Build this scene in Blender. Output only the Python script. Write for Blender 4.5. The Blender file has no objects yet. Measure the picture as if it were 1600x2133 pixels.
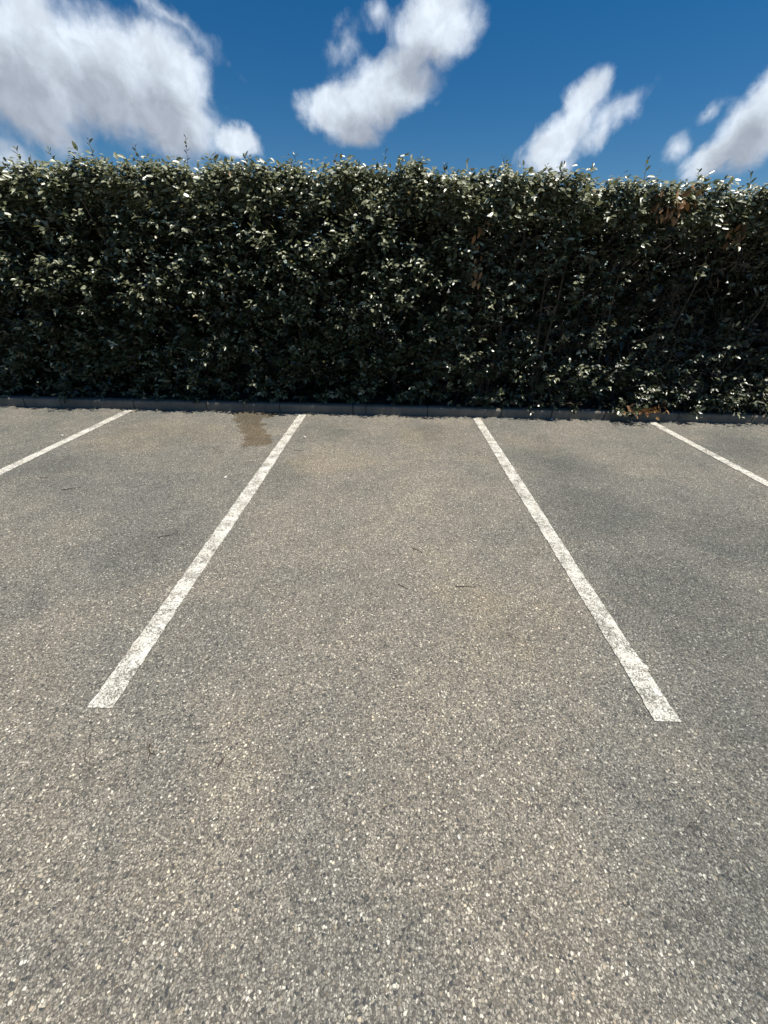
import bpy, math, random
import numpy as np
from mathutils import Matrix, Vector

R = math.radians
rng = np.random.default_rng(7)
random.seed(7)
scene = bpy.context.scene
COL = scene.collection

# ------------------------------------------------------------------ camera
cam_data = bpy.data.cameras.new('camera')
cam = bpy.data.objects.new('camera', cam_data)
COL.objects.link(cam)
cam_data.sensor_fit = 'HORIZONTAL'
cam_data.sensor_width = 36.0
cam_data.lens = 18.02            # ultra-wide phone lens
cam_data.clip_start = 0.02
cam_data.clip_end = 3000.0
YAW, PITCH, ROLL = -0.00789, 0.53461, 0.02115
f_ = Vector((math.cos(PITCH)*math.sin(YAW), math.cos(PITCH)*math.cos(YAW), -math.sin(PITCH)))
r_ = Vector((math.cos(YAW), -math.sin(YAW), 0))
u_ = Vector((math.sin(PITCH)*math.sin(YAW), math.sin(PITCH)*math.cos(YAW), math.cos(PITCH)))
rr = r_*math.cos(ROLL) + u_*math.sin(ROLL)
uu = -r_*math.sin(ROLL) + u_*math.cos(ROLL)
m = Matrix((rr, uu, -f_)).transposed().to_4x4()
m.translation = Vector((-0.0083, 0.0, 1.5664))
cam.matrix_world = m
scene.camera = cam

# ------------------------------------------------------------------ sun, exposure
SUN = Vector((0.33, -0.046, 0.94)).normalized()      # towards the sun: high, almost in the plane of the hedge face
SUN_EL = math.asin(SUN.z)
SUN_AZ = math.atan2(SUN.x, SUN.y)
sl = bpy.data.lights.new('sun', 'SUN')
sl.energy = 5.0
sl.angle = R(0.5)
sl.color = (1.0, 0.955, 0.88)
sun = bpy.data.objects.new('sun', sl)
COL.objects.link(sun)
sun.rotation_euler = SUN.to_track_quat('Z', 'Y').to_euler()
sun.location = (0, 0, 30)
vs = scene.view_settings
vs.view_transform = 'Standard'
vs.look = 'None'
vs.exposure = 0.3
vs.gamma = 1.0
vs.use_curve_mapping = False
scene.cycles.max_bounces = 4
scene.cycles.diffuse_bounces = 3
scene.cycles.glossy_bounces = 2
scene.cycles.caustics_reflective = False
scene.cycles.caustics_refractive = False


# ------------------------------------------------------------------ node helpers
class NT:
    def __init__(self, tree):
        self.t = tree

    def n(self, kind, **kw):
        nd = self.t.nodes.new(kind)
        for k, v in kw.items():
            setattr(nd, k, v)
        return nd

    def put(self, sock, v):
        if v is None:
            return
        if hasattr(v, 'is_linked') or isinstance(v, bpy.types.NodeSocket):
            self.t.links.new(v, sock)
        else:
            if isinstance(v, (tuple, list)) and len(v) == 3 and sock.type == 'RGBA':
                v = (*v, 1)
            sock.default_value = v

    def math(self, op, a, b=None, c=None, clamp=False):
        nd = self.n('ShaderNodeMath', operation=op, use_clamp=clamp)
        for i, v in enumerate((a, b, c)):
            self.put(nd.inputs[i], v)
        return nd.outputs[0]

    def vmath(self, op, a, b=None, scale=None):
        nd = self.n('ShaderNodeVectorMath', operation=op)
        self.put(nd.inputs[0], a)
        self.put(nd.inputs[1], b)
        if scale is not None:
            self.put(nd.inputs[3], scale)
        return nd.outputs['Value'] if op in ('DOT_PRODUCT', 'LENGTH', 'DISTANCE') else nd.outputs[0]

    def noise(self, vec, scale, detail=4, rough=0.55, dist=0.0, out='Fac'):
        nd = self.n('ShaderNodeTexNoise')
        self.put(nd.inputs['Vector'], vec)
        nd.inputs['Scale'].default_value = scale
        nd.inputs['Detail'].default_value = detail
        nd.inputs['Roughness'].default_value = rough
        nd.inputs['Distortion'].default_value = dist
        return nd.outputs[out]

    def voro(self, vec, scale, feature='F1', out='Distance', rand=1.0):
        nd = self.n('ShaderNodeTexVoronoi', feature=feature)
        self.put(nd.inputs['Vector'], vec)
        nd.inputs['Scale'].default_value = scale
        nd.inputs['Randomness'].default_value = rand
        return nd.outputs[out]

    def ramp(self, fac, stops, mode='LINEAR'):
        nd = self.n('ShaderNodeValToRGB')
        nd.color_ramp.interpolation = mode
        el = nd.color_ramp.elements
        while len(el) < len(stops):
            el.new(0.5)
        for e, (p, c) in zip(el, stops):
            e.position = p
            e.color = (*c, 1) if len(c) == 3 else c
        self.put(nd.inputs[0], fac)
        return nd.outputs[0]

    def smooth(self, v, lo, hi, to0=0.0, to1=1.0):
        nd = self.n('ShaderNodeMapRange', interpolation_type='SMOOTHSTEP')
        for k, x in zip(('Value', 'From Min', 'From Max', 'To Min', 'To Max'), (v, lo, hi, to0, to1)):
            self.put(nd.inputs[k], x)
        return nd.outputs[0]

    def mix(self, fac, a, b, blend='MIX'):
        nd = self.n('ShaderNodeMix', data_type='RGBA', blend_type=blend)
        self.put(nd.inputs[0], fac)
        self.put(nd.inputs[6], a)
        self.put(nd.inputs[7], b)
        return nd.outputs[2]


# ------------------------------------------------------------------ world: clear blue sky with fair-weather clouds
world = bpy.data.worlds.new('World')
scene.world = world
world.use_nodes = True
wt = world.node_tree
world.cycles.sampling_method = 'NONE'      # smooth sky: no light sampling needed
wt.nodes.clear()
# clouds in view, as azimuth, elevation, half width, half height (degrees), tilt, weight
CLOUDS = [(-23.2,16.0,3.8,3.4,1,1), (-21.6,14.0,2.2,2.6,1,0.9), (-34.4,15.4,5.1,4.5,1,1), (-26.8,15.5,6.5,3.8,11,1), (-23.7,14.1,4.7,3.1,21,1), (-28.4,17.0,4.1,1.8,1,0.9),
          (-34.9,12.4,3.9,2.0,26,0.8), (-37.7,9.2,1.9,1.2,1,0.6), (-17.3,12.3,2.2,1.2,1,0.8), (-21.6,20.0,3.0,0.5,26,0.36),
          (-20.2,19.4,1.5,0.6,31,0.34), (3.5,21.0,3.7,2.3,1,1), (1.3,18.9,1.6,1.4,1,0.72), (-1.9,16.8,5.6,2.3,-9,1),
          (-6.5,15.5,3.7,1.7,1,0.95), (-4.5,14.3,2.5,1.3,1,0.7), (-5.8,19.6,1.6,0.9,-29,0.42), (-2.2,21.4,1.2,0.7,1,0.42),
          (19.0,15.2,1.5,2.4,26,0.75), (17.3,13.1,3.5,1.5,-24,0.8), (21.4,13.7,3.0,0.9,-34,0.6), (17.0,11.5,2.2,1.0,1,0.7),
          (33.9,12.3,2.6,2.6,-39,1), (34.1,14.0,1.7,2.3,1,0.9), (32.0,10.8,2.8,1.4,-24,0.9),
          (28.4,11.6,0.9,0.8,21,0.5), (30.3,13.8,0.9,0.4,-44,0.45)]


def make_cloud_group():
    g = bpy.data.node_groups.new('cloud_density', 'ShaderNodeTree')
    g.interface.new_socket('Direction', in_out='INPUT', socket_type='NodeSocketVector')
    g.interface.new_socket('Density', in_out='OUTPUT', socket_type='NodeSocketFloat')
    g.interface.new_socket('Above', in_out='OUTPUT', socket_type='NodeSocketFloat')
    N = NT(g)
    gi = N.n('NodeGroupInput')
    go = N.n('NodeGroupOutput')
    d = gi.outputs[0]
    w1 = N.vmath('SCALE', N.vmath('SUBTRACT', N.noise(d, 9, 3, 0.55, out='Color'), (0.5, 0.5, 0.5)), scale=0.05)
    w2 = N.vmath('SCALE', N.vmath('SUBTRACT', N.noise(d, 34, 4, 0.6, out='Color'), (0.5, 0.5, 0.5)), scale=0.024)
    dw = N.vmath('ADD', N.vmath('ADD', d, w1), w2)
    dup = N.vmath('ADD', dw, (0.012, 0.0, 0.05))               # a little nearer the sun, for the shade inside a cloud
    best = above = None
    for az, el, rx, ry, tilt, w in CLOUDS:
        a, e, t = R(az), R(el), R(tilt)
        c = Vector((math.sin(a)*math.cos(e), math.cos(a)*math.cos(e), math.sin(e)))
        right = Vector((math.cos(a), -math.sin(a), 0))
        up = right.cross(c)
        ax = right*math.cos(t) - up*math.sin(t)
        ay = right*math.sin(t) + up*math.cos(t)
        peak = w if w >= 0.7 else w*0.62

        def puff(vec):
            mp = N.n('ShaderNodeMapping', vector_type='TEXTURE')        # ellipsoid frame of this puff
            N.put(mp.inputs[0], vec)
            mp.inputs[1].default_value = c
            mp.inputs[2].default_value = Matrix((ax, ay, ax.cross(ay))).transposed().to_euler()
            k = 1.24 if w >= 0.7 else 1.45
            mp.inputs[3].default_value = (R(rx*k), R(ry*k), 0.25)
            return N.math('MULTIPLY_ADD', N.vmath('LENGTH', mp.outputs[0]), -peak, peak)
        s = puff(dw)
        best = s if best is None else N.math('SMOOTH_MAX', best, s, 0.12)
        if w >= 0.9:
            s = puff(dup)
            above = s if above is None else N.math('MAXIMUM', above, s)
    # the rest of the sky carries the same kind of scattered clouds
    sep = N.n('ShaderNodeSeparateXYZ')
    N.put(sep.inputs[0], d)
    inv = N.math('DIVIDE', 1.0, N.math('ADD', N.math('MAXIMUM', sep.outputs[2], 0.0), 0.12))
    flat = N.vmath('MULTIPLY', N.vmath('SCALE', d, scale=inv), (1, 1, 0))
    other = N.math('SUBTRACT', N.math('MULTIPLY', N.noise(flat, 0.9, 5, 0.55), 2.4), 1.42)
    fdir = Vector((0, math.cos(R(16)), math.sin(R(16))))
    inview = N.smooth(N.vmath('DOT_PRODUCT', d, tuple(fdir)), math.cos(R(52)), math.cos(R(40)))
    other = N.math('SUBTRACT', other, N.math('MULTIPLY', inview, 3.0))
    best = N.math('MAXIMUM', best, other)
    fb = N.math('SUBTRACT', N.noise(d, 24, 6, 0.57, 0.3), 0.5)
    val = N.math('MULTIPLY_ADD', fb, 0.62, best)
    N.put(go.inputs[0], val)
    N.put(go.inputs[1], N.math('MULTIPLY_ADD', fb, 0.62, N.math('MAXIMUM', above, N.math('SUBTRACT', other, 0.15))))
    return g


W = NT(wt)
tc = W.n('ShaderNodeTexCoord')
cg = make_cloud_group()


dirv = tc.outputs['Generated']
cgn = W.n('ShaderNodeGroup')
cgn.node_tree = cg
W.put(cgn.inputs[0], dirv)
val, val2 = cgn.outputs[0], cgn.outputs[1]
alpha = W.smooth(val, -0.06, 0.46)
alpha = W.math('MULTIPLY', alpha, 0.97)
body = W.smooth(val2, -0.1, 0.72)
ccol = W.ramp(body, [(0.0, (0.66, 0.73, 0.82)), (0.45, (0.53, 0.59, 0.67)), (1.0, (0.36, 0.40, 0.47))])
bill = W.smooth(W.noise(dirv, 30, 4, 0.6, 0.4), 0.3, 0.75, 0.86, 1.1)
ccol = W.mix(1.0, ccol, bill, 'MULTIPLY')
sky = W.n('ShaderNodeTexSky', sky_type='NISHITA')
sky.sun_disc = False
sky.sun_elevation = SUN_EL
sky.sun_rotation = SUN_AZ
sky.altitude = 50
sky.air_density = 1.0
sky.dust_density = 0.15
sky.ozone_density = 3.0
hs = W.n('ShaderNodeHueSaturation')
hs.inputs['Saturation'].default_value = 1.42
W.put(hs.inputs['Color'], sky.outputs[0])
bg1 = W.n('ShaderNodeBackground')
bg1.inputs['Strength'].default_value = 0.061
W.put(bg1.inputs['Color'], hs.outputs[0])
bg2 = W.n('ShaderNodeBackground')
W.put(bg2.inputs['Color'], ccol)
mx = W.n('ShaderNodeMixShader')
W.put(mx.inputs[0], alpha)
wt.links.new(bg1.outputs[0], mx.inputs[1])
wt.links.new(bg2.outputs[0], mx.inputs[2])
wo = W.n('ShaderNodeOutputWorld')
wt.links.new(mx.outputs[0], wo.inputs[0])


# ------------------------------------------------------------------ materials
def new_mat(name):
    mt = bpy.data.materials.new(name)
    mt.use_nodes = True
    mt.node_tree.nodes.clear()
    N = NT(mt.node_tree)
    out = N.n('ShaderNodeOutputMaterial')
    b = N.n('ShaderNodeBsdfPrincipled')
    mt.node_tree.links.new(b.outputs[0], out.inputs[0])
    return mt, N, b, out


def seg_blob(N, xy, pts, soft):
    """1 inside a hand-shaped patch given as circles (x, y, radius), 0 outside."""
    best = None
    for x, y, r in pts:
        s = N.math('SUBTRACT', r, N.vmath('DISTANCE', xy, (x, y, 0)))
        best = s if best is None else N.math('SMOOTH_MAX', best, s, 0.06)
    return N.smooth(best, -soft, soft)


def make_asphalt_group():
    g = bpy.data.node_groups.new('asphalt', 'ShaderNodeTree')
    g.interface.new_socket('Color', in_out='OUTPUT', socket_type='NodeSocketColor')
    g.interface.new_socket('Height', in_out='OUTPUT', socket_type='NodeSocketFloat')
    g.interface.new_socket('Roughness', in_out='OUTPUT', socket_type='NodeSocketFloat')
    N = NT(g)
    go = N.n('NodeGroupOutput')
    geo = N.n('ShaderNodeNewGeometry')
    pos = N.vmath('MULTIPLY', geo.outputs['Position'], (1, 1, 0))
    warp = N.vmath('ADD', pos, N.vmath('SCALE', N.vmath('SUBTRACT', N.noise(pos, 90, 2, out='Color'), (.5, .5, .5)), scale=0.011))
    # chippings in three sizes
    big = N.n('ShaderNodeTexVoronoi')
    N.put(big.inputs['Vector'], warp)
    big.inputs['Scale'].default_value = 115
    sb = N.n('ShaderNodeSeparateColor')
    N.put(sb.inputs[0], big.outputs['Color'])
    fine = N.n('ShaderNodeTexVoronoi')
    N.put(fine.inputs['Vector'], warp)
    fine.inputs['Scale'].default_value = 210
    sf = N.n('ShaderNodeSeparateColor')
    N.put(sf.inputs[0], fine.outputs['Color'])
    cb = N.ramp(sb.outputs[0], [(0.0, (0.040, 0.044, 0.050)), (0.10, (0.06, 0.064, 0.068)), (0.18, (0.135, 0.128, 0.115)),
                                (0.50, (0.185, 0.176, 0.158)), (0.76, (0.235, 0.222, 0.196)), (0.90, (0.32, 0.30, 0.262)),
                                (0.965, (0.46, 0.44, 0.385)), (1.0, (0.58, 0.56, 0.50))])
    warm = N.ramp(sb.outputs[2], [(0.0, (1, 1, 1)), (0.86, (1, 1, 1)), (0.95, (1.03, 0.98, 0.88)), (1.0, (1.05, 0.94, 0.83))])
    cb = N.mix(1.0, cb, warm, 'MULTIPLY')
    cf = N.ramp(sf.outputs[0], [(0.0, (0.055, 0.055, 0.055)), (0.3, (0.14, 0.132, 0.118)), (0.7, (0.21, 0.20, 0.178)), (0.93, (0.33, 0.31, 0.27)), (1.0, (0.5, 0.48, 0.42))])
    pick = N.math('GREATER_THAN', sb.outputs[1], 0.42)
    edge = N.smooth(big.outputs['Distance'], 0.0036*115, 0.0056*115, 1.0, 0.0)
    sel = N.math('MULTIPLY', pick, edge)
    col = N.mix(sel, cf, cb)
    # the binder shows dark between stones
    gap = N.smooth(fine.outputs['Distance'], 0.34, 0.66, 0.0, 0.75)
    gap = N.math('MULTIPLY', gap, N.math('SUBTRACT', 1.0, sel))
    col = N.mix(gap, col, (0.06, 0.056, 0.05))
    # broad wear: dusty beige where wheels and dust have bleached it, bluish grey elsewhere
    n1 = N.noise(pos, 0.55, 4, 0.6, 0.4)
    n2 = N.noise(N.vmath('ADD', pos, (11.3, 4.7, 0)), 1.5, 5, 0.62, 0.5)
    n3 = N.noise(N.vmath('ADD', pos, (3.1, 17.7, 0)), 6.0, 4, 0.6)
    tone = N.smooth(N.math('MULTIPLY_ADD', n2, 0.55, N.math('MULTIPLY', n1, 0.45)), 0.36, 0.66)
    sepp = N.n('ShaderNodeSeparateXYZ')
    N.put(sepp.inputs[0], pos)
    mid = N.smooth(N.math('ABSOLUTE', N.math('ADD', sepp.outputs[0], 0.1)), 0.25, 1.9, 1.0, 0.0)   # the strip that traffic keeps clean and dusty
    tone = N.math('MULTIPLY_ADD', mid, 0.36, N.math('MULTIPLY', tone, 0.72), clamp=True)
    tint = N.ramp(tone, [(0.0, (0.74, 0.78, 0.80)), (0.5, (0.95, 0.945, 0.93)), (1.0, (1.15, 1.10, 1.03))])
    col = N.mix(1.0, col, tint, 'MULTIPLY')
    col = N.mix(1.0, col, N.ramp(n3, [(0.3, (0.90, 0.90, 0.90)), (0.7, (1.08, 1.08, 1.07))]), 'MULTIPLY')
    col = N.mix(1.0, col, (1.31, 1.285, 1.22), 'MULTIPLY')
    # sandy and dark stains
    jit = N.vmath('ADD', pos, N.vmath('MULTIPLY', N.vmath('SUBTRACT', N.noise(pos, 3.2, 5, 0.62, out='Color'), (.5, .5, .5)), (0.65, 0.65, 0)))
    sand = seg_blob(N, jit, [(0.62, 1.55, 0.26), (0.9, 1.5, 0.10), (0.99, 3.85, 0.16), (-0.78, 3.6, 0.24), (-0.4, 3.7, 0.18), (1.23, 2.22, 0.12),
                             (-2.83, 4.25, 0.5), (-2.2, 4.4, 0.35), (0.5, 4.4, 0.35), (1.7, 4.3, 0.3)], 0.2)
    col = N.mix(N.math('MULTIPLY', sand, 0.5), col, N.mix(1.0, col, (1.22, 1.13, 1.0), 'MULTIPLY'))
    dark = seg_blob(N, jit, [(-0.7, 4.55, 0.3), (-0.95, 3.35, 0.2), (1.75, 3.7, 0.35), (1.7, 2.7, 0.45), (1.75, 1.7, 0.45), (2.2, 1.2, 0.6), (1.3, 0.35, 0.3), (2.6, 2.4, 0.5), (-3.2, 3.3, 0.25),
                             (0.45, 4.65, 0.3), (-1.55, 2.1, 0.22), (4.2, 4.2, 0.5), (1.55, 0.75, 0.35)], 0.3)
    col = N.mix(N.math('MULTIPLY', dark, 0.9), col, N.mix(1.0, col, (0.70, 0.735, 0.755), 'MULTIPLY'))
    # damp brown runoff stain below the kerb
    jit2 = N.vmath('ADD', pos, N.vmath('MULTIPLY', N.vmath('SUBTRACT', N.noise(pos, 7, 5, 0.62, out='Color'), (.5, .5, .5)), (0.26, 0.34, 0)))
    wet = seg_blob(N, jit2, [(-1.95, 5.22, 0.2), (-1.72, 5.2, 0.18), (-1.86, 4.95, 0.19), (-1.75, 4.72, 0.165), (-1.64, 4.5, 0.15),
                             (-1.55, 4.28, 0.15), (-1.52, 4.12, 0.14), (-1.44, 4.18, 0.11)], 0.02)
    wet = N.math('MULTIPLY', wet, N.smooth(N.noise(pos, 30, 3), 0.25, 0.6, 0.72, 1.0))
    col = N.mix(N.math('MULTIPLY', wet, 0.95), col, N.mix(1.0, col, (0.60, 0.51, 0.39), 'MULTIPLY'))
    # hairline cracks
    cv = N.voro(N.vmath('ADD', pos, N.vmath('SCALE', N.noise(pos, 5, 4, out='Color'), scale=0.25)), 2.6, 'DISTANCE_TO_EDGE')
    crack = N.math('MULTIPLY', N.smooth(cv, 0.0, 0.010, 1.0, 0.0), N.smooth(N.noise(pos, 2.2, 3), 0.52, 0.66))
    col = N.mix(N.math('MULTIPLY', crack, 0.6), col, (0.035, 0.033, 0.03))
    N.put(go.inputs[0], col)
    hgt = N.math('SUBTRACT', N.math('MULTIPLY', N.math('SUBTRACT', 1.0, fine.outputs['Distance']), 0.5), N.math('MULTIPLY', crack, 1.0))
    hgt = N.math('MULTIPLY_ADD', sel, N.math('SUBTRACT', 1.3, big.outputs['Distance']), hgt)
    hgt = N.math('MULTIPLY_ADD', N.noise(pos, 38, 3), 1.1, hgt)
    N.put(go.inputs[1], hgt)
    N.put(go.inputs[2], N.math('MULTIPLY_ADD', wet, -0.12, 0.86))
    return g


AG = make_asphalt_group()


def mat_asphalt():
    mt, N, b, out = new_mat('asphalt')
    gnode = N.n('ShaderNodeGroup')
    gnode.node_tree = AG
    N.put(b.inputs['Base Color'], gnode.outputs[0])
    N.put(b.inputs['Roughness'], gnode.outputs[2])
    b.inputs['Specular IOR Level'].default_value = 0.25
    bp = N.n('ShaderNodeBump')
    bp.inputs['Strength'].default_value = 0.9
    bp.inputs['Distance'].default_value = 0.0022
    N.put(bp.inputs['Height'], gnode.outputs[1])
    N.put(b.inputs['Normal'], bp.outputs[0])
    return mt


def mat_paint():
    mt, N, b, out = new_mat('road_paint')
    geo = N.n('ShaderNodeNewGeometry')
    pos = N.vmath('MULTIPLY', geo.outputs['Position'], (1, 1, 0))
    gnode = N.n('ShaderNodeGroup')
    gnode.node_tree = AG
    # paint sits on the tops of the stones and is gone from the pits between them
    w1 = N.noise(pos, 130, 4, 0.7)
    w2 = N.noise(pos, 9, 4, 0.6)
    w3 = N.noise(pos, 45, 3, 0.6)
    wear = N.math('ADD', N.math('MULTIPLY', w1, 0.62), N.math('ADD', N.math('MULTIPLY', w2, 0.30), N.math('MULTIPLY', w3, 0.25)))
    keep = N.smooth(wear, 0.515, 0.60)
    cv = N.voro(N.vmath('ADD', pos, N.vmath('SCALE', N.noise(pos, 22, 3, out='Color'), scale=0.06)), 26, 'DISTANCE_TO_EDGE')
    crk = N.math('MULTIPLY', N.smooth(cv, 0.0, 0.07, 1.0, 0.0), N.smooth(N.noise(pos, 8, 3), 0.40, 0.56))
    keep = N.math('MULTIPLY', keep, N.math('SUBTRACT', 1.0, N.math('MULTIPLY', crk, 0.8)))
    pc = N.ramp(N.noise(pos, 14, 4), [(0.3, (0.62, 0.585, 0.49)), (0.6, (0.72, 0.695, 0.61)), (0.8, (0.77, 0.75, 0.685))])
    base = N.mix(0.35, gnode.outputs[0], (0.16, 0.14, 0.11))
    N.put(b.inputs['Base Color'], N.mix(keep, base, pc))
    b.inputs['Roughness'].default_value = 0.72
    b.inputs['Specular IOR Level'].default_value = 0.3
    bp = N.n('ShaderNodeBump')
    bp.inputs['Strength'].default_value = 0.8
    bp.inputs['Distance'].default_value = 0.0018
    N.put(bp.inputs['Height'], N.math('ADD', gnode.outputs[1], keep))
    N.put(b.inputs['Normal'], bp.outputs[0])
    return mt


def mat_concrete():
    mt, N, b, out = new_mat('kerb_concrete')
    geo = N.n('ShaderNodeNewGeometry')
    pos = geo.outputs['Position']
    oi = N.n('ShaderNodeObjectInfo')
    c = N.ramp(N.noise(pos, 7, 6, 0.65), [(0.3, (0.155, 0.138, 0.112)), (0.55, (0.205, 0.184, 0.152)), (0.8, (0.26, 0.236, 0.198))])
    c = N.mix(1.0, c, N.ramp(N.noise(pos, 160, 3), [(0.3, (0.78, 0.78, 0.78)), (0.7, (1.15, 1.15, 1.13))]), 'MULTIPLY')
    c = N.mix(1.0, c, N.ramp(oi.outputs['Random'], [(0, (0.86, 0.86, 0.87)), (1, (1.12, 1.1, 1.07))]), 'MULTIPLY')
    dirt = N.smooth(N.noise(N.vmath('MULTIPLY', pos, (6, 6, 1.2)), 1.6, 5, 0.65), 0.5, 0.72)
    c = N.mix(N.math('MULTIPLY', dirt, 0.5), c, (0.085, 0.078, 0.062))
    N.put(b.inputs['Base Color'], c)
    b.inputs['Roughness'].default_value = 0.9
    bp = N.n('ShaderNodeBump')
    bp.inputs['Strength'].default_value = 0.6
    bp.inputs['Distance'].default_value = 0.002
    N.put(bp.inputs['Height'], N.noise(pos, 120, 5, 0.7))
    N.put(b.inputs['Normal'], bp.outputs[0])
    return mt


def mat_soil():
    mt, N, b, out = new_mat('soil')
    pos = N.n('ShaderNodeNewGeometry').outputs['Position']
    c = N.ramp(N.noise(pos, 14, 6, 0.7), [(0.3, (0.03, 0.022, 0.014)), (0.6, (0.07, 0.052, 0.034)), (0.8, (0.12, 0.09, 0.06))])
    N.put(b.inputs['Base Color'], c)
    b.inputs['Roughness'].default_value = 0.95
    bp = N.n('ShaderNodeBump')
    bp.inputs['Distance'].default_value = 0.02
    N.put(bp.inputs['Height'], N.noise(pos, 30, 5, 0.7))
    N.put(b.inputs['Normal'], bp.outputs[0])
    return mt


def mat_leaf(name, dead=False, by_object=False):
    mt, N, b, out = new_mat(name)
    geo = N.n('ShaderNodeNewGeometry')
    if by_object:
        rnd = N.n('ShaderNodeObjectInfo').outputs['Random']
    else:
        at = N.n('ShaderNodeAttribute')
        at.attribute_name = 'tone'
        rnd = at.outputs['Fac']
    if dead:
        top = N.ramp(rnd, [(0.0, (0.10, 0.05, 0.022)), (0.5, (0.27, 0.135, 0.058)), (1.0, (0.44, 0.26, 0.125))])
        under = N.mix(0.5, top, (0.28, 0.19, 0.11))
    else:
        # leathery green above with a silvery bloom, pale and scurfy below; a few yellowed leaves
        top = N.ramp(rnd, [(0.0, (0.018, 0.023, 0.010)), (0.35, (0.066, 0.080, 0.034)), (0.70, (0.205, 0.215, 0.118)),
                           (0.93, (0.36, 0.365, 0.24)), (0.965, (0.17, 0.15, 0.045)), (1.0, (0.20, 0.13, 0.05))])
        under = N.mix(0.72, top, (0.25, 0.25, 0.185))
    spot = N.noise(geo.outputs['Position'], 160, 3, 0.6)
    top = N.mix(1.0, top, N.ramp(spot, [(0.3, (0.82, 0.82, 0.82)), (0.7, (1.15, 1.15, 1.15))]), 'MULTIPLY')
    col = N.mix(geo.outputs['Backfacing'], top, under)
    N.put(b.inputs['Base Color'], col)
    N.put(b.inputs['Roughness'], N.math('MULTIPLY_ADD', geo.outputs['Backfacing'], 0.3, 0.75 if dead else 0.36))
    b.inputs['Specular IOR Level'].default_value = 0.25 if dead else 0.8
    tr = N.n('ShaderNodeBsdfTranslucent')
    N.put(tr.inputs[0], N.mix(1.0, top, (1.1, 1.15, 0.5), 'MULTIPLY'))
    ms = N.n('ShaderNodeMixShader')
    ms.inputs[0].default_value = 0.14
    mt.node_tree.links.new(b.outputs[0], ms.inputs[1])
    mt.node_tree.links.new(tr.outputs[0], ms.inputs[2])
    mt.node_tree.links.new(ms.outputs[0], out.inputs[0])
    return mt


def mat_bark(name, a, c):
    mt, N, b, out = new_mat(name)
    pos = N.n('ShaderNodeNewGeometry').outputs['Position']
    N.put(b.inputs['Base Color'], N.ramp(N.noise(pos, 25, 5, 0.65), [(0.3, a), (0.75, c)]))
    b.inputs['Roughness'].default_value = 0.85
    return mt


def mat_stone():
    mt, N, b, out = new_mat('white_stone')
    pos = N.n('ShaderNodeNewGeometry').outputs['Position']
    N.put(b.inputs['Base Color'], N.ramp(N.noise(pos, 200, 4), [(0.3, (0.5, 0.48, 0.43)), (0.7, (0.72, 0.7, 0.66))]))
    b.inputs['Roughness'].default_value = 0.7
    return mt


M_ASPH, M_PAINT, M_CONC, M_SOIL = mat_asphalt(), mat_paint(), mat_concrete(), mat_soil()
M_LEAF = mat_leaf('hedge_leaf')
M_LEAF_O = mat_leaf('hedge_leaf_single', by_object=True)
M_DEAD = mat_leaf('dead_leaf', dead=True)
M_BARK = mat_bark('twig_bark', (0.075, 0.06, 0.044), (0.20, 0.165, 0.125))
M_STEM = mat_bark('stem_bark', (0.055, 0.042, 0.03), (0.15, 0.12, 0.09))
M_SHOOT = mat_bark('shoot_bark', (0.14, 0.12, 0.08), (0.26, 0.22, 0.15))
M_TWIGD = mat_bark('dry_twig', (0.022, 0.015, 0.011), (0.07, 0.045, 0.03))
M_STONE = mat_stone()


# ------------------------------------------------------------------ object helpers
def mesh_np(name, verts, faces, tone=None, smooth=False):
    """mesh from numpy arrays; faces is a list of (n, k) index arrays"""
    me = bpy.data.meshes.new(name)
    verts = np.asarray(verts, np.float32)
    loops = np.concatenate([f.ravel() for f in faces]).astype(np.int32)
    totals = np.concatenate([np.full(len(f), f.shape[1]) for f in faces]).astype(np.int32)
    starts = np.concatenate([[0], np.cumsum(totals)[:-1]]).astype(np.int32)
    me.vertices.add(len(verts))
    me.vertices.foreach_set('co', verts.ravel())
    me.loops.add(len(loops))
    me.loops.foreach_set('vertex_index', loops)
    me.polygons.add(len(totals))
    me.polygons.foreach_set('loop_start', starts)
    me.polygons.foreach_set('loop_total', totals)
    if smooth:
        me.polygons.foreach_set('use_smooth', np.ones(len(totals), bool))
    if tone is not None:
        at = me.attributes.new('tone', 'FLOAT', 'POINT')
        at.data.foreach_set('value', np.asarray(tone, np.float32))
    me.update(calc_edges=True)
    me.validate()
    return me


def obj(name, me, mat=None, parent=None, loc=None):
    o = bpy.data.objects.new(name, me)
    COL.objects.link(o)
    if mat is not None and me is not None and not me.materials:
        me.materials.append(mat)
    if parent is not None:
        o.parent = parent
    if loc is not None:
        o.location = loc
    return o


def tag(o, label=None, cat=None, group=None, kind=None):
    for k, v in (('label', label), ('category', cat), ('group', group), ('kind', kind)):
        if v:
            o[k] = v
    return o


def waves(seed, n, lo, hi, dims=2):
    g = np.random.default_rng(seed)
    k = g.normal(size=(n, dims))
    k /= np.linalg.norm(k, axis=1)[:, None]
    k *= (2*np.pi/np.exp(g.uniform(np.log(lo), np.log(hi), n)))[:, None]
    ph = g.uniform(0, 2*np.pi, n)
    amp = 1/np.sqrt(n/2)
    return lambda *c: amp*np.sin(np.tensordot(np.stack(np.broadcast_arrays(*c), -1), k.T, 1) + ph).sum(-1)


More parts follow.
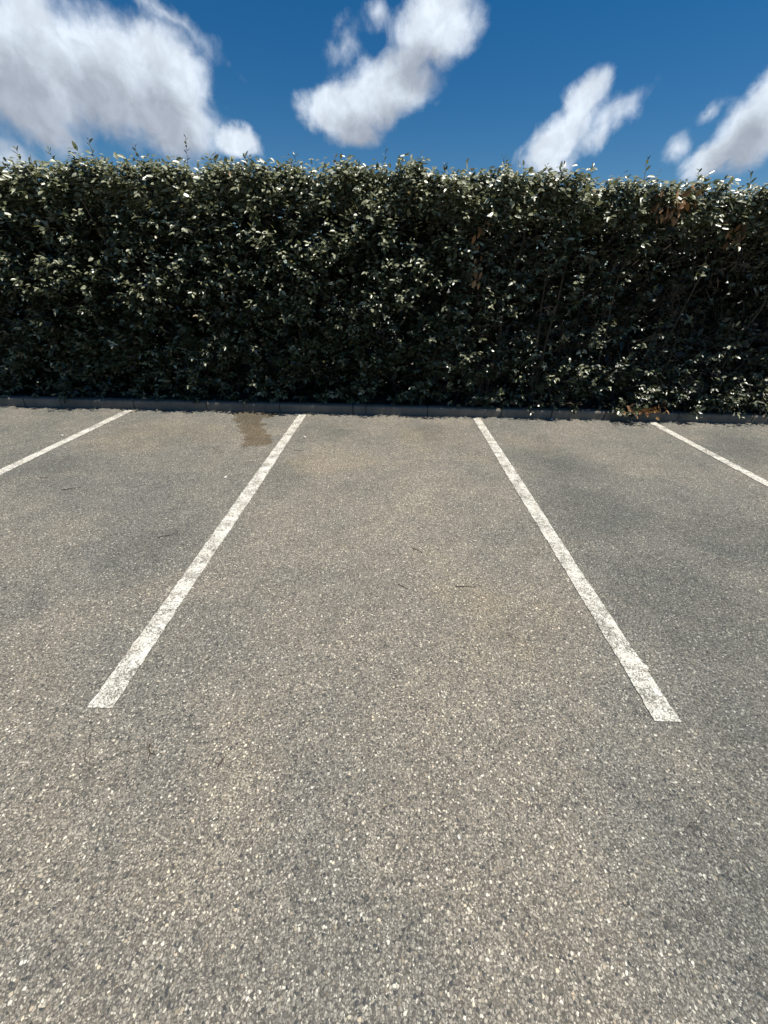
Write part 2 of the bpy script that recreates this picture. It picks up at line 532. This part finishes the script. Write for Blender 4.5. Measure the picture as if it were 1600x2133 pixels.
# ------------------------------------------------------------------ ground
def ground():
    xs = np.concatenate([[-900, -200, -40, -12], np.linspace(-8, 8, 65), [12, 40, 200, 900]])
    ys = np.concatenate([[-900, -200, -40, -8, -3], np.linspace(-1, 6, 29), [9, 20, 60, 200, 900]])
    X, Y = np.meshgrid(xs, ys)
    Z = np.zeros_like(X)
    v = np.stack([X, Y, Z], -1).reshape(-1, 3)
    nx = len(xs)
    i, j = np.meshgrid(np.arange(nx-1), np.arange(len(ys)-1))
    a = (j*nx+i).ravel()
    o = obj('asphalt_ground', mesh_np('asphalt_ground', v, [np.stack([a, a+1, a+1+nx, a+nx], 1)]), M_ASPH)
    tag(o, kind='structure')


ground()


def parking_line(xc, y0, y1, label, seed, spur=None):
    g = np.random.default_rng(seed)
    n = int((y1-y0)/0.012)
    ys = np.linspace(y0, y1, n)

    def edge():
        e = g.normal(0, 0.003, n)
        e = np.convolve(e, np.ones(3)/3, 'same')
        return e + 0.003*np.sin(ys*2.3+g.uniform(0, 6))
    a = xc-0.0535+edge()
    b = xc+0.0535+edge()
    if spur is not None:
        k = np.exp(-((ys-spur)/0.012)**2)
        b = b+0.022*k
    mid = (a+b)/2
    ya = ys.copy()
    end = np.zeros(n)
    end[0] = 1
    v = np.concatenate([np.stack([a, ya, np.full(n, .004)], 1),
                        np.stack([mid, ya, np.full(n, .004)], 1),
                        np.stack([b, ya, np.full(n, .004)], 1)])
    i = np.arange(n-1)
    fs = np.concatenate([np.stack([i, i+n, i+n+1, i+1], 1), np.stack([i+n, i+2*n, i+2*n+1, i+n+1], 1)])
    o = obj('parking_line', mesh_np('parking_line', v, [fs]), M_PAINT)
    tag(o, label, 'parking line', 'painted lines between the parking bays')


parking_line(-3.6, 0.96, 5.235, 'white bay line next beyond the damp brown stain, away from the spurred line', 1)
parking_line(-1.2, 0.955, 5.235, 'white bay line running close beside the damp brown stain at the kerb', 2)
parking_line(1.2, 0.967, 5.245, 'cracked white bay line with a small paint spur near its open end', 3, spur=1.24)
parking_line(3.6, 0.97, 5.235, 'white bay line pointing at the hedge below the brown withered sprig', 4)

# ------------------------------------------------------------------ kerb
KY = 5.313


def kerb():
    root = obj('kerb', None)
    root.location = (0, KY, 0)
    tag(root, kind='structure')
    joints = [-8.7, -7.67, -6.65, -5.62, -5.12, -4.603, -3.575, -2.557, -1.534, -.513, -.333, .525, 1.547, 2.243, 2.971, 3.99, 5.01, 6.03, 7.05, 8.07, 9.1]
    prof = [(0.0, -0.05), (0.0, 0.085), (0.004, 0.100), (0.015, 0.111), (0.03, 0.114), (0.112, 0.114), (0.118, 0.108), (0.118, -0.05)]
    for a, b in zip(joints[:-1], joints[1:]):
        L = b-a-0.009
        k = len(prof)
        cols = [-L/2, -L/2+0.005, L/2-0.005, L/2]
        v = []
        for ci, x in enumerate(cols):
            ins = 0.005 if ci in (0, 3) else 0
            for (py, pz) in prof:
                cy, cz = 0.059, 0.03
                v.append((x, py+(ins if py < cy else -ins), pz-(ins if pz > cz else 0)))
        fs = []
        for c in range(3):
            for i in range(k):
                j = (i+1) % k
                fs.append((c*k+i, (c+1)*k+i, (c+1)*k+j, c*k+j))
        me = bpy.data.meshes.new('kerb_stone')
        me.from_pydata(v, [], fs + [tuple(range(k)), tuple(reversed(range(3*k, 4*k)))])
        o = obj('kerb_stone', me, M_CONC, root, ((a+b)/2, random.uniform(-.003, .003), random.uniform(-.003, .002)))
        o.rotation_euler = (random.uniform(-.01, .01), random.uniform(-.002, .002), random.uniform(-.003, .003))
    # mortar behind the open joints
    v = [(-8.65, .012, -.05), (9.05, .012, -.05), (9.05, .012, .098), (-8.65, .012, .098), (-8.65, .11, .098), (9.05, .11, .098)]
    me = bpy.data.meshes.new('mortar')
    me.from_pydata(v, [], [(0, 1, 2, 3), (3, 2, 5, 4)])
    obj('mortar', me, M_SOIL, root)


kerb()


def planting_bed():
    xs = np.linspace(-8.7, 9.1, 180)
    ys = np.linspace(KY+0.119, KY+1.75, 18)
    X, Y = np.meshgrid(xs, ys)
    nz = waves(3, 24, 0.12, 0.9)
    Z = 0.085+0.02*nz(X, Y)
    Z[-1] = -0.02
    Z[:, 0] = Z[:, -1] = -0.02
    nx = len(xs)
    i, j = np.meshgrid(np.arange(nx-1), np.arange(len(ys)-1))
    a = (j*nx+i).ravel()
    o = obj('planting_bed', mesh_np('planting_bed', np.stack([X, Y, Z], -1).reshape(-1, 3), [np.stack([a, a+1, a+1+nx, a+nx], 1)], smooth=True), M_SOIL)
    tag(o, kind='structure')


planting_bed()

# ------------------------------------------------------------------ hedge
HX0, HX1, DEPTH = -8.3, 8.6, 1.25
nF1, nF2, nT, nD = waves(11, 18, 0.55, 1.8), waves(12, 22, 0.18, 0.5), waves(13, 16, 0.3, 1.6, 1), waves(14, 22, 0.25, 0.9)


def top_z(x):
    return np.interp(x, [-9, -4.5, -2, 0, 1.5, 2.6, 3.1, 3.6, 4.2, 9], [2.55, 2.55, 2.585, 2.60, 2.545, 2.51, 2.47, 2.50, 2.47, 2.42]) + 0.028*nT(x)


def face_y(x, z):
    t = np.clip(z/2.6, 0, 1)
    right = 1/(1+np.exp(-(x-1.2)*2.0))
    left = np.interp(t, [0, .10, .28, .45, .62, .82, .96, 1.0], [5.40, 5.39, 5.35, 5.285, 5.245, 5.29, 5.36, 5.44])    # fullest a little above half height, rounded back towards the top
    rgt = np.interp(t, [0, .08, .20, .32, .45, .62, .76, .86, .96, 1.0], [5.30, 5.265, 5.275, 5.31, 5.36, 5.37, 5.33, 5.31, 5.36, 5.44])
    y = left*(1-right)+rgt*right
    return y + 0.036*nF1(x, z) + 0.036*nF2(x, z)


def density(x, z):
    right = 1/(1+np.exp(-(x-1.15)*2.4))
    far = 1/(1+np.exp(-(x-2.9)*2.5))
    band = 1/(1+np.exp((z-2.08)*11)) * 1/(1+np.exp(-(z-0.62-0.15*far)*7))
    d = 1 - right*band*(0.74+0.20*far)
    return d*np.clip(0.62+0.48*nD(x, z), 0.10, 1)


def unit(v):
    return v/np.maximum(np.linalg.norm(v, axis=-1, keepdims=True), 1e-9)


class Leaves:
    def __init__(self):
        self.o, self.t, self.n, self.L, self.tone = [], [], [], [], []

    def add(self, o, t, n, L, tone):
        self.o.append(o); self.t.append(t); self.n.append(n); self.L.append(L); self.tone.append(tone)

    def mesh(self, name, seed=5):
        g = np.random.default_rng(seed)
        o, t, n, L, tone = (np.concatenate(a) for a in (self.o, self.t, self.n, self.L, self.tone))
        k = len(o)
        t = unit(t)
        n = unit(n-t*(n*t).sum(1, keepdims=True))
        s = np.cross(t, n)
        w = L*g.uniform(0.20, 0.27, k)                 # half width
        fold = w*g.uniform(0.05, 0.45, k)
        droop = L*g.uniform(-0.02, 0.22, k)
        shape = [(0, 0, 0, 0), (.32, -.92, 1, .1), (.32, 0, 0, .1), (.32, .92, 1, .1), (.70, -.80, 1, .45), (.70, 0, 0, .45), (.70, .80, 1, .45), (1, 0, .2, 1)]
        V = np.zeros((k, 8, 3), np.float32)
        for i, (a, b, c, d) in enumerate(shape):
            V[:, i] = o + t*(L*a)[:, None] + s*(w*b)[:, None] + n*(fold*c-droop*d)[:, None]
        base = (np.arange(k)*8)[:, None]
        tri = np.array([[0, 1, 2], [0, 2, 3], [4, 7, 5], [5, 7, 6]])
        quad = np.array([[1, 4, 5, 2], [2, 5, 6, 3]])
        T = (base[:, None, :]+tri[None]).reshape(-1, 3)[:, ::-1]
        Q = (base[:, None, :]+quad[None]).reshape(-1, 4)[:, ::-1]
        # orientation: the face normal has to follow +n
        return mesh_np(name, V.reshape(-1, 3), [T, Q], tone=np.repeat(tone, 8), smooth=True)


class Tubes:
    def __init__(self):
        self.v, self.f, self.c = [], [], 0

    def add(self, pts, r0, r1, sides=3):
        pts = np.asarray(pts, float)
        n = len(pts)
        tan = unit(np.gradient(pts, axis=0))
        ref = np.array([0.3, 0.9, 0.2])
        a = unit(np.cross(tan, ref))
        b = np.cross(tan, a)
        rad = np.linspace(r0, r1, n)
        ang = np.arange(sides)*2*np.pi/sides
        ring = pts[:, None]+rad[:, None, None]*(a[:, None]*np.cos(ang)[None, :, None]+b[:, None]*np.sin(ang)[None, :, None])
        self.v.append(ring.reshape(-1, 3))
        i, j = np.meshgrid(np.arange(n-1), np.arange(sides), indexing='ij')
        j2 = (j+1) % sides
        self.f.append(np.stack([i*sides+j, i*sides+j2, (i+1)*sides+j2, (i+1)*sides+j], -1).reshape(-1, 4)+self.c)
        self.c += n*sides

    def mesh(self, name):
        return mesh_np(name, np.concatenate(self.v), [np.concatenate(self.f)], smooth=True)


def shoots_to_leaves(LV, base, d, length, per, size, g, up_bias=0.75, out=(0, -0.6, 0), tone0=0.26, droop=0.32):
    """base, d: (n,3) foot and direction of each shoot; leaves spiral along it and thicken towards its tip"""
    n = len(base)
    d = unit(d)
    ref = unit(np.cross(d, np.array([0.31, 0.2, 0.93])))
    b2 = np.cross(d, ref)
    ph0 = g.uniform(0, 6.28, n)
    stone = g.normal(0, 0.10, n)
    for i in range(per):
        u = (i+g.uniform(0.2, 1.0, n))/per
        u = u**0.8
        ang = ph0+i*2.4+g.normal(0, 0.35, n)
        rad = ref*np.cos(ang)[:, None]+b2*np.sin(ang)[:, None]
        o = base+d*(length*u)[:, None]
        t = rad*0.85+d*(0.15+0.5*u)[:, None]+np.array(out)[None]*0.55+g.normal(0, 0.22, (n, 3))
        t[:, 2] = t[:, 2]*0.55-droop
        nn = np.array(out)[None]*g.uniform(0.3, 1.3, (n, 1))+d*0.3+g.normal(0, 0.36, (n, 3))
        nn[:, 2] += up_bias
        L = size*g.uniform(0.70, 1.22, n)*(1.0-0.18*(u > 0.9))
        tone = np.clip(tone0+stone+g.normal(0, 0.14, n)+0.10*(u > 0.7), 0, 0.93)
        odd = g.random(n) < 0.012
        tone[odd] = g.uniform(0.95, 1.0, odd.sum())
        LV.add(o+rad*0.004, t, nn, L, tone)


def build_hedge():
    g = np.random.default_rng(21)
    root = obj('hedge', None)
    root.location = (0, 0, 0)
    tag(root, 'tall clipped evergreen hedge with silvery dark leaves along the kerb', 'hedge')
    LV = Leaves()
    # front face
    n = 25000
    x = g.uniform(HX0, HX1, n)
    keep = (np.abs(x) < 6.0) | (g.random(n) < 0.55)
    x = x[keep]
    n = len(x)
    tz = top_z(x)
    z = 0.12+(tz-0.12)*g.random(n)
    dens = density(x, z)
    dep = g.exponential(0.12, n)
    dep = np.where(dep > 0.5, g.uniform(0, 0.5, n), dep)
    ok = g.random(n) < dens
    x, z, dep, dens = x[ok], z[ok], dep[ok], dens[ok]
    n = len(x)
    low = np.clip(1-z/0.5, 0, 1)
    y = face_y(x, z)+0.10+dep
    d = np.stack([g.normal(0, 0.45, n), -1+g.normal(0, 0.22, n), 0.55+g.normal(0, 0.35, n)-0.55*low], 1)
    ln = g.uniform(0.08, 0.17, n)
    stick = g.random(n) < np.interp(z, [0, 0.8, 1.5, 2.6], [0.045, 0.07, 0.15, 0.18])*np.where((x < 0) & (z < 1.1), 0.6, 1.0)      # young growth standing proud of the clipped face
    dep = np.where(stick, np.minimum(dep, 0.05), dep)
    y = np.where(stick, face_y(x, z)+0.04+dep, y)
    ln = np.where(stick, g.uniform(0.13, 0.24, n), ln)
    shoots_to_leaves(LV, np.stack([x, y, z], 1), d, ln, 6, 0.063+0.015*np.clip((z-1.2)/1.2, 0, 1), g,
                     tone0=0.27-0.9*np.clip(dep-0.05, 0, 0.25)+0.42*stick)  # shade painted in: tone darkens with depth, young proud shoots paler as if sunlit
    # shoulder along the top edge: denser, standing up
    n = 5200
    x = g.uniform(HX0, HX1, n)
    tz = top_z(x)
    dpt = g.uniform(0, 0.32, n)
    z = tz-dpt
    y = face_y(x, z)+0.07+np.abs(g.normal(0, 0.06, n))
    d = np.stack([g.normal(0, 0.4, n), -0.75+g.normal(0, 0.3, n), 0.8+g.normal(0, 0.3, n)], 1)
    shoots_to_leaves(LV, np.stack([x, y, z], 1), d, g.uniform(0.08, 0.18, n), 7, 0.072, g, tone0=0.68, droop=0.28)  # pale tone puts sunlight on the shoulder into the leaf colour
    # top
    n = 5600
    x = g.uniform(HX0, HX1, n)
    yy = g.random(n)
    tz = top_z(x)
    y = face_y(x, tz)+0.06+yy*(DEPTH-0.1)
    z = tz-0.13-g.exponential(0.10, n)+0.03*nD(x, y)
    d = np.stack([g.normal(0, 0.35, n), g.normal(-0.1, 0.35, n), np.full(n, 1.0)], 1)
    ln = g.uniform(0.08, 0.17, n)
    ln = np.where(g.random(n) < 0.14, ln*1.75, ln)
    shoots_to_leaves(LV, np.stack([x, y, z], 1), d, ln, 7, 0.074, g, out=(0, -0.15, 0), tone0=0.62, droop=0.05)  # sunlit top also painted in by a paler leaf tone
    # back and ends
    n = 4200
    x = g.uniform(HX0, HX1, n)
    z = 0.12+(top_z(x)-0.12)*g.random(n)
    y = face_y(x, z)+DEPTH-g.exponential(0.12, n)
    d = np.stack([g.normal(0, 0.45, n), 1+g.normal(0, 0.2, n), 0.5+g.normal(0, 0.35, n)], 1)
    shoots_to_leaves(LV, np.stack([x, y, z], 1), d, g.uniform(0.08, 0.17, n), 6, 0.095, g, out=(0, 0.6, 0))
    for xe, s in ((HX0, -1), (HX1, 1)):
        n = 700
        z = g.uniform(0.12, 2.5, n)
        y = 5.5+g.uniform(0, DEPTH-0.1, n)
        x = xe+s*g.normal(0, 0.04, n)
        d = np.stack([np.full(n, float(s)), g.normal(0, 0.4, n), 0.5+g.normal(0, 0.3, n)], 1)
        shoots_to_leaves(LV, np.stack([x, y, z], 1), d, g.uniform(0.08, 0.17, n), 6, 0.09, g, out=(0.6*s, 0, 0))
    # inside: big leaves added to block light, shade put into their near-black tone
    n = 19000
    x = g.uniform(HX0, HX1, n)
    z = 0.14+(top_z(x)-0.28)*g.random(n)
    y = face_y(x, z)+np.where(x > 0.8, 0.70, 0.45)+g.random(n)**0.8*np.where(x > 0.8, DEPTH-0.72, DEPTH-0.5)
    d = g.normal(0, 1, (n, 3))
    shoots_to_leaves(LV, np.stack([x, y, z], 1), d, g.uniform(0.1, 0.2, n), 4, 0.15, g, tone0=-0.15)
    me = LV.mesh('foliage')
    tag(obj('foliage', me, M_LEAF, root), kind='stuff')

    # standing stems, each a part
    for xs in np.arange(HX0+0.3, HX1-0.2, 0.85):
        xb = xs+g.normal(0, 0.08)
        for k in range(2):
            TB = Tubes()
            yb = 6.02+g.normal(0, 0.10)
            p = [np.array([xb+g.normal(0, .05), yb, 0.05])]
            dx, dy = g.normal(0, 0.10), g.normal(-0.03, 0.10)
            for s in range(7):
                p.append(p[-1]+np.array([dx*0.33+g.normal(0, .035), dy*0.33+g.normal(0, .035), 0.33]))
            TB.add(p, g.uniform(0.016, 0.028), 0.006, 6)
            obj('stem', TB.mesh('stem'), M_STEM, root)

    # twigs: branching wood behind the leaves, laid bare where the face is thin
    TB = Tubes()
    n = 2000
    xs = np.where(g.random(n) < 0.55, g.uniform(0.6, 6.3, n), g.uniform(HX0+.2, HX1-.2, n))
    for i in range(n):
        x0 = xs[i]
        z0 = g.uniform(0.2, 2.45)
        y0 = float(face_y(np.array(x0), np.array(z0)))+g.uniform(0.08, 0.34)
        m_ = g.integers(5, 9)
        step = g.uniform(0.035, 0.09)
        d = unit(np.array([g.normal(0, 0.9), g.normal(-0.35, 0.3), g.normal(0.35, 0.75)]))
        p = [np.array([x0, y0, z0])]
        for s in range(m_):
            d = unit(d+g.normal(0, 0.26, 3)+np.array([0, 0, 0.05]))
            q = p[-1]+d*step
            fy = float(face_y(np.array(q[0]), np.array(q[2])))
            q[1] = max(q[1], fy+0.03)
            q[2] = min(q[2], float(top_z(q[0]))-0.12)
            p.append(q)
        r = g.uniform(0.0009, 0.0028)
        TB.add(p, r, r*0.45)
        for s in range(g.integers(1, 4)):                     # side spurs
            j = g.integers(1, m_)
            dd = unit(d+g.normal(0, 0.9, 3))
            q = [p[j], p[j]+dd*step*0.7, p[j]+dd*step*1.3+g.normal(0, 0.012, 3)]
            TB.add(q, r*0.6, r*0.3)
    tag(obj('twigs', TB.mesh('twigs'), M_BARK, root), kind='stuff')

    # young shoots that stand clear of the clipped surface, with their leaves one by one
    metas = []
    for v in range(5):
        a = Leaves()
        a.add(np.zeros((1, 3)), np.array([[0, 1., 0]]), np.array([[0, 0, 1.]]), np.array([1.0]), np.array([0.4]))
        me = a.mesh('leaf', seed=100+v)
        me.materials.append(M_LEAF_O)
        metas.append(me)
    spots = [(-3.28, 2.62, .17, 1), (-2.28, 2.66, .17, 1), (-0.16, 2.64, .17, 1), (-1.64, 2.62, .12, 1), (-0.63, 2.61, .11, 1), (1.22, 2.60, .15, 1),
             (2.09, 2.56, .12, 1), (2.69, 2.54, .20, 1), (3.37, 2.54, .16, 1), (-4.2, 2.62, .12, 1), (-2.75, 2.62, .13, 1), (0.55, 2.60, .13, 1),
             (1.75, 2.56, .12, 1), (3.9, 2.50, .14, 1), (-1.1, 2.62, .11, 1), (-3.75, 2.60, .12, 1),
             (-1.99, 2.20, .13, 0), (2.45, 1.40, .16, 0), (3.72, 1.26, .16, 0), (2.14, 1.02, .13, 0), (-0.38, 0.69, .10, 0), (0.79, 0.38, .11, 0),
             (1.51, 0.31, .11, 0), (-0.54, 2.50, .12, 0), (4.3, 1.18, .15, 0), (4.45, 0.99, .13, 0), (3.26, 0.16, .13, 0), (4.05, 0.17, .12, 0),
             (-1.75, 2.24, .12, 0), (4.2, 2.2, .15, 0), (3.95, 2.32, .15, 0), (2.9, 0.55, .12, 0)]
    for i, (sx, sz, ln, ontop) in enumerate(spots):
        xx, zz = np.array(float(sx)), np.array(float(sz))
        fy = float(face_y(xx, zz))
        if ontop:
            d = unit(np.array([g.normal(0, .22), g.normal(-.05, .15), 1.0]))
            b = np.array([sx, fy+g.uniform(0.08, 0.2), sz-0.07])
            ln += 0.10
        else:
            d = unit(np.array([g.normal(0, .3), -0.9, 0.55]))
            b = np.array([sx, fy+0.07, sz-0.05])
            ln += 0.03
        TB = Tubes()
        bend = g.normal(0, 0.02, 3)
        TB.add([d*ln*u+bend*u*u for u in (0, .25, .5, .75, 1)], 0.0026, 0.0011, 5)
        sh = obj('shoot', TB.mesh('shoot'), M_SHOOT, root, tuple(b))
        per = 9
        ref = unit(np.cross(d, np.array([.3, .2, .93])))
        b2 = np.cross(d, ref)
        for k in range(per):
            u = 0.22+0.78*(k+0.5)/per
            ang = k*2.4+g.uniform(0, .5)
            rad = ref*math.cos(ang)+b2*math.sin(ang)
            t = unit(rad*0.8+d*(0.35+0.8*u)+g.normal(0, .15, 3)-np.array([0, 0, .1]))
            nn = np.array([0.05, -0.35, 0.8])+d*0.2+g.normal(0, .3, 3)
            nn = unit(nn-t*(nn@t))
            s = np.cross(t, nn)
            L = (0.058 if ontop else 0.078)*g.uniform(0.75, 1.2)*(1.0-0.35*(u > 0.9))
            lf = obj('leaf', metas[g.integers(0, 5)], None, sh)
            Mx = Matrix((Vector(s), Vector(t), Vector(nn))).transposed().to_4x4()
            lf.matrix_local = Matrix.Translation(Vector(d*ln*u+bend*u*u)) @ Mx @ Matrix.Scale(L, 4)

    # withered brown sprigs caught in the hedge
    for (sx, sz, nl, sp, sc) in ((2.98, 2.36, 50, (0.12, 0.03, 0.075), 0.085), (3.20, 2.42, 34, (0.06, 0.03, 0.085), 0.085), (3.78, 2.16, 18, (0.08, 0.04, 0.08), 0.08),
                                 (0.95, 1.98, 12, (0.05, 0.04, 0.14), 0.085), (0.98, 1.76, 9, (0.03, 0.03, 0.09), 0.085), (3.35, 0.19, 34, (0.16, 0.05, 0.035), 0.07)):
        LD = Leaves()
        c = np.array([sx, float(face_y(np.array(sx), np.array(sz)))+0.025, sz])
        o = c+np.array([0, -0.05, 0])+np.clip(g.normal(0, 1, (nl, 3)), -1.6, 1.6)*np.array(sp)
        t = np.stack([g.normal(0, 0.4, nl), g.normal(-0.25, 0.3, nl), -1+g.normal(0, 0.5, nl)], 1)
        if sz < 1:
            t[:, 2] = g.normal(0, .3, nl)
        nn = np.stack([g.normal(0, 0.6, nl), -0.8+g.normal(0, 0.4, nl), 0.3+g.normal(0, 0.4, nl)], 1)
        LD.add(o, t, nn, sc*g.uniform(0.7, 1.25, nl), g.random(nl))
        s = obj('withered_sprig', LD.mesh('withered_sprig'), M_DEAD, root)
        s['label'] = 'withered brown leaves hanging in the green hedge' if sz > 1 else 'dry brown leaves caught at the foot of the hedge'
        s['kind'] = 'stuff'


build_hedge()


# ------------------------------------------------------------------ litter on the asphalt
def fallen_twig(x, y, length, ang, label, fork=False, seed=0):
    g = np.random.default_rng(seed)
    TB = Tubes()
    d = np.array([math.cos(ang), math.sin(ang), 0])
    sd = np.array([-d[1], d[0], 0])
    us = np.linspace(-.5, .5, 7)
    bow = g.uniform(-.12, .12)*length
    pts = [d*u*length+sd*(bow*(1-4*u*u)+g.normal(0, .02)*length)+np.array([0, 0, 0.0022+abs(g.normal(0, .0015))]) for u in us]
    TB.add(pts, 0.0026, 0.0013, 5)
    if fork:
        q = pts[3]
        TB.add([q, q+(d*.5+sd*.9)*length*.16, q+(d*.9+sd*1.1)*length*.27], 0.0018, 0.0009, 5)
    o = obj('fallen_twig', TB.mesh('fallen_twig'), M_TWIGD, None, (x, y, 0.0))
    tag(o, label, 'twig', 'dry twigs on the asphalt')


fallen_twig(-2.73, 2.906, .15, .45, 'thick dark twig alone in the bay with the damp stain', seed=1)
fallen_twig(-3.12, 3.10, .06, .3, 'tiny dark twig near the thick one in the stained bay', seed=2)
fallen_twig(-.98, 3.912, .11, -.15, 'thin dark twig lying beside the bay line near the stain', seed=3)
fallen_twig(.21, 2.13, .08, -.6, 'thin curved twig in the middle of the central bay', seed=4)
fallen_twig(.10, 1.763, .07, -.7, 'short thin twig beside the longest twig of the central bay', seed=5)
fallen_twig(.48, 1.778, .12, .05, 'longest reddish twig lying straight in the central bay', seed=6)
fallen_twig(-.897, .78, .075, -1.15, 'forked brown twig lying past the open end of the bay line', fork=True, seed=7)
fallen_twig(-.608, .763, .05, 1.2, 'stubby dark twig close to the forked brown twig', seed=8)
fallen_twig(-1.57, 2.225, .10, .4, 'thin dark twig just outside the bay line with the stain beside it', seed=9)
fallen_twig(1.75, 5.2, .24, -.2, 'long dark twig lying against the foot of the kerb', seed=10)
fallen_twig(-4.02, 5.17, .13, .35, 'dark twig at the kerb foot beside the outer bay line', seed=11)


def pebble(x, y, s, label, seed):
    g = np.random.default_rng(seed)
    import bmesh
    bm = bmesh.new()
    bmesh.ops.create_icosphere(bm, subdivisions=2, radius=1.0)
    k = g.normal(size=(5, 3))
    for v in bm.verts:
        c = np.array(v.co)
        f = 1+0.16*sum(math.sin(2.2*float(c@kk)+i) for i, kk in enumerate(k))/2
        v.co = Vector((c[0]*1.2*f, c[1]*0.85*f, c[2]*0.6*f))*s
    me = bpy.data.meshes.new('pebble')
    bm.to_mesh(me)
    bm.free()
    o = obj('pebble', me, M_STONE, None, (x, y, s*0.45))
    o.rotation_euler = (0, 0, g.uniform(0, 3))
    tag(o, label, 'pebble', 'white stones on the asphalt')


pebble(.547, .697, .006, 'white chip of stone lying in front of the spurred bay line', 1)
pebble(.256, .549, .0055, 'small pale pebble on open asphalt near the white chip', 2)
pebble(-3.755, 4.178, .014, 'white pebble near the outer bay line of the stained bay', 3)
pebble(-1.506, 3.196, .013, 'pale pebble close to the bay line beside the damp stain', 4)
pebble(-.993, 4.322, .015, 'white pebble in the central bay just past the stained bay line', 5)
pebble(2.234, 5.25, .018, 'pale pebble lying against the kerb foot between two bay lines', 6)
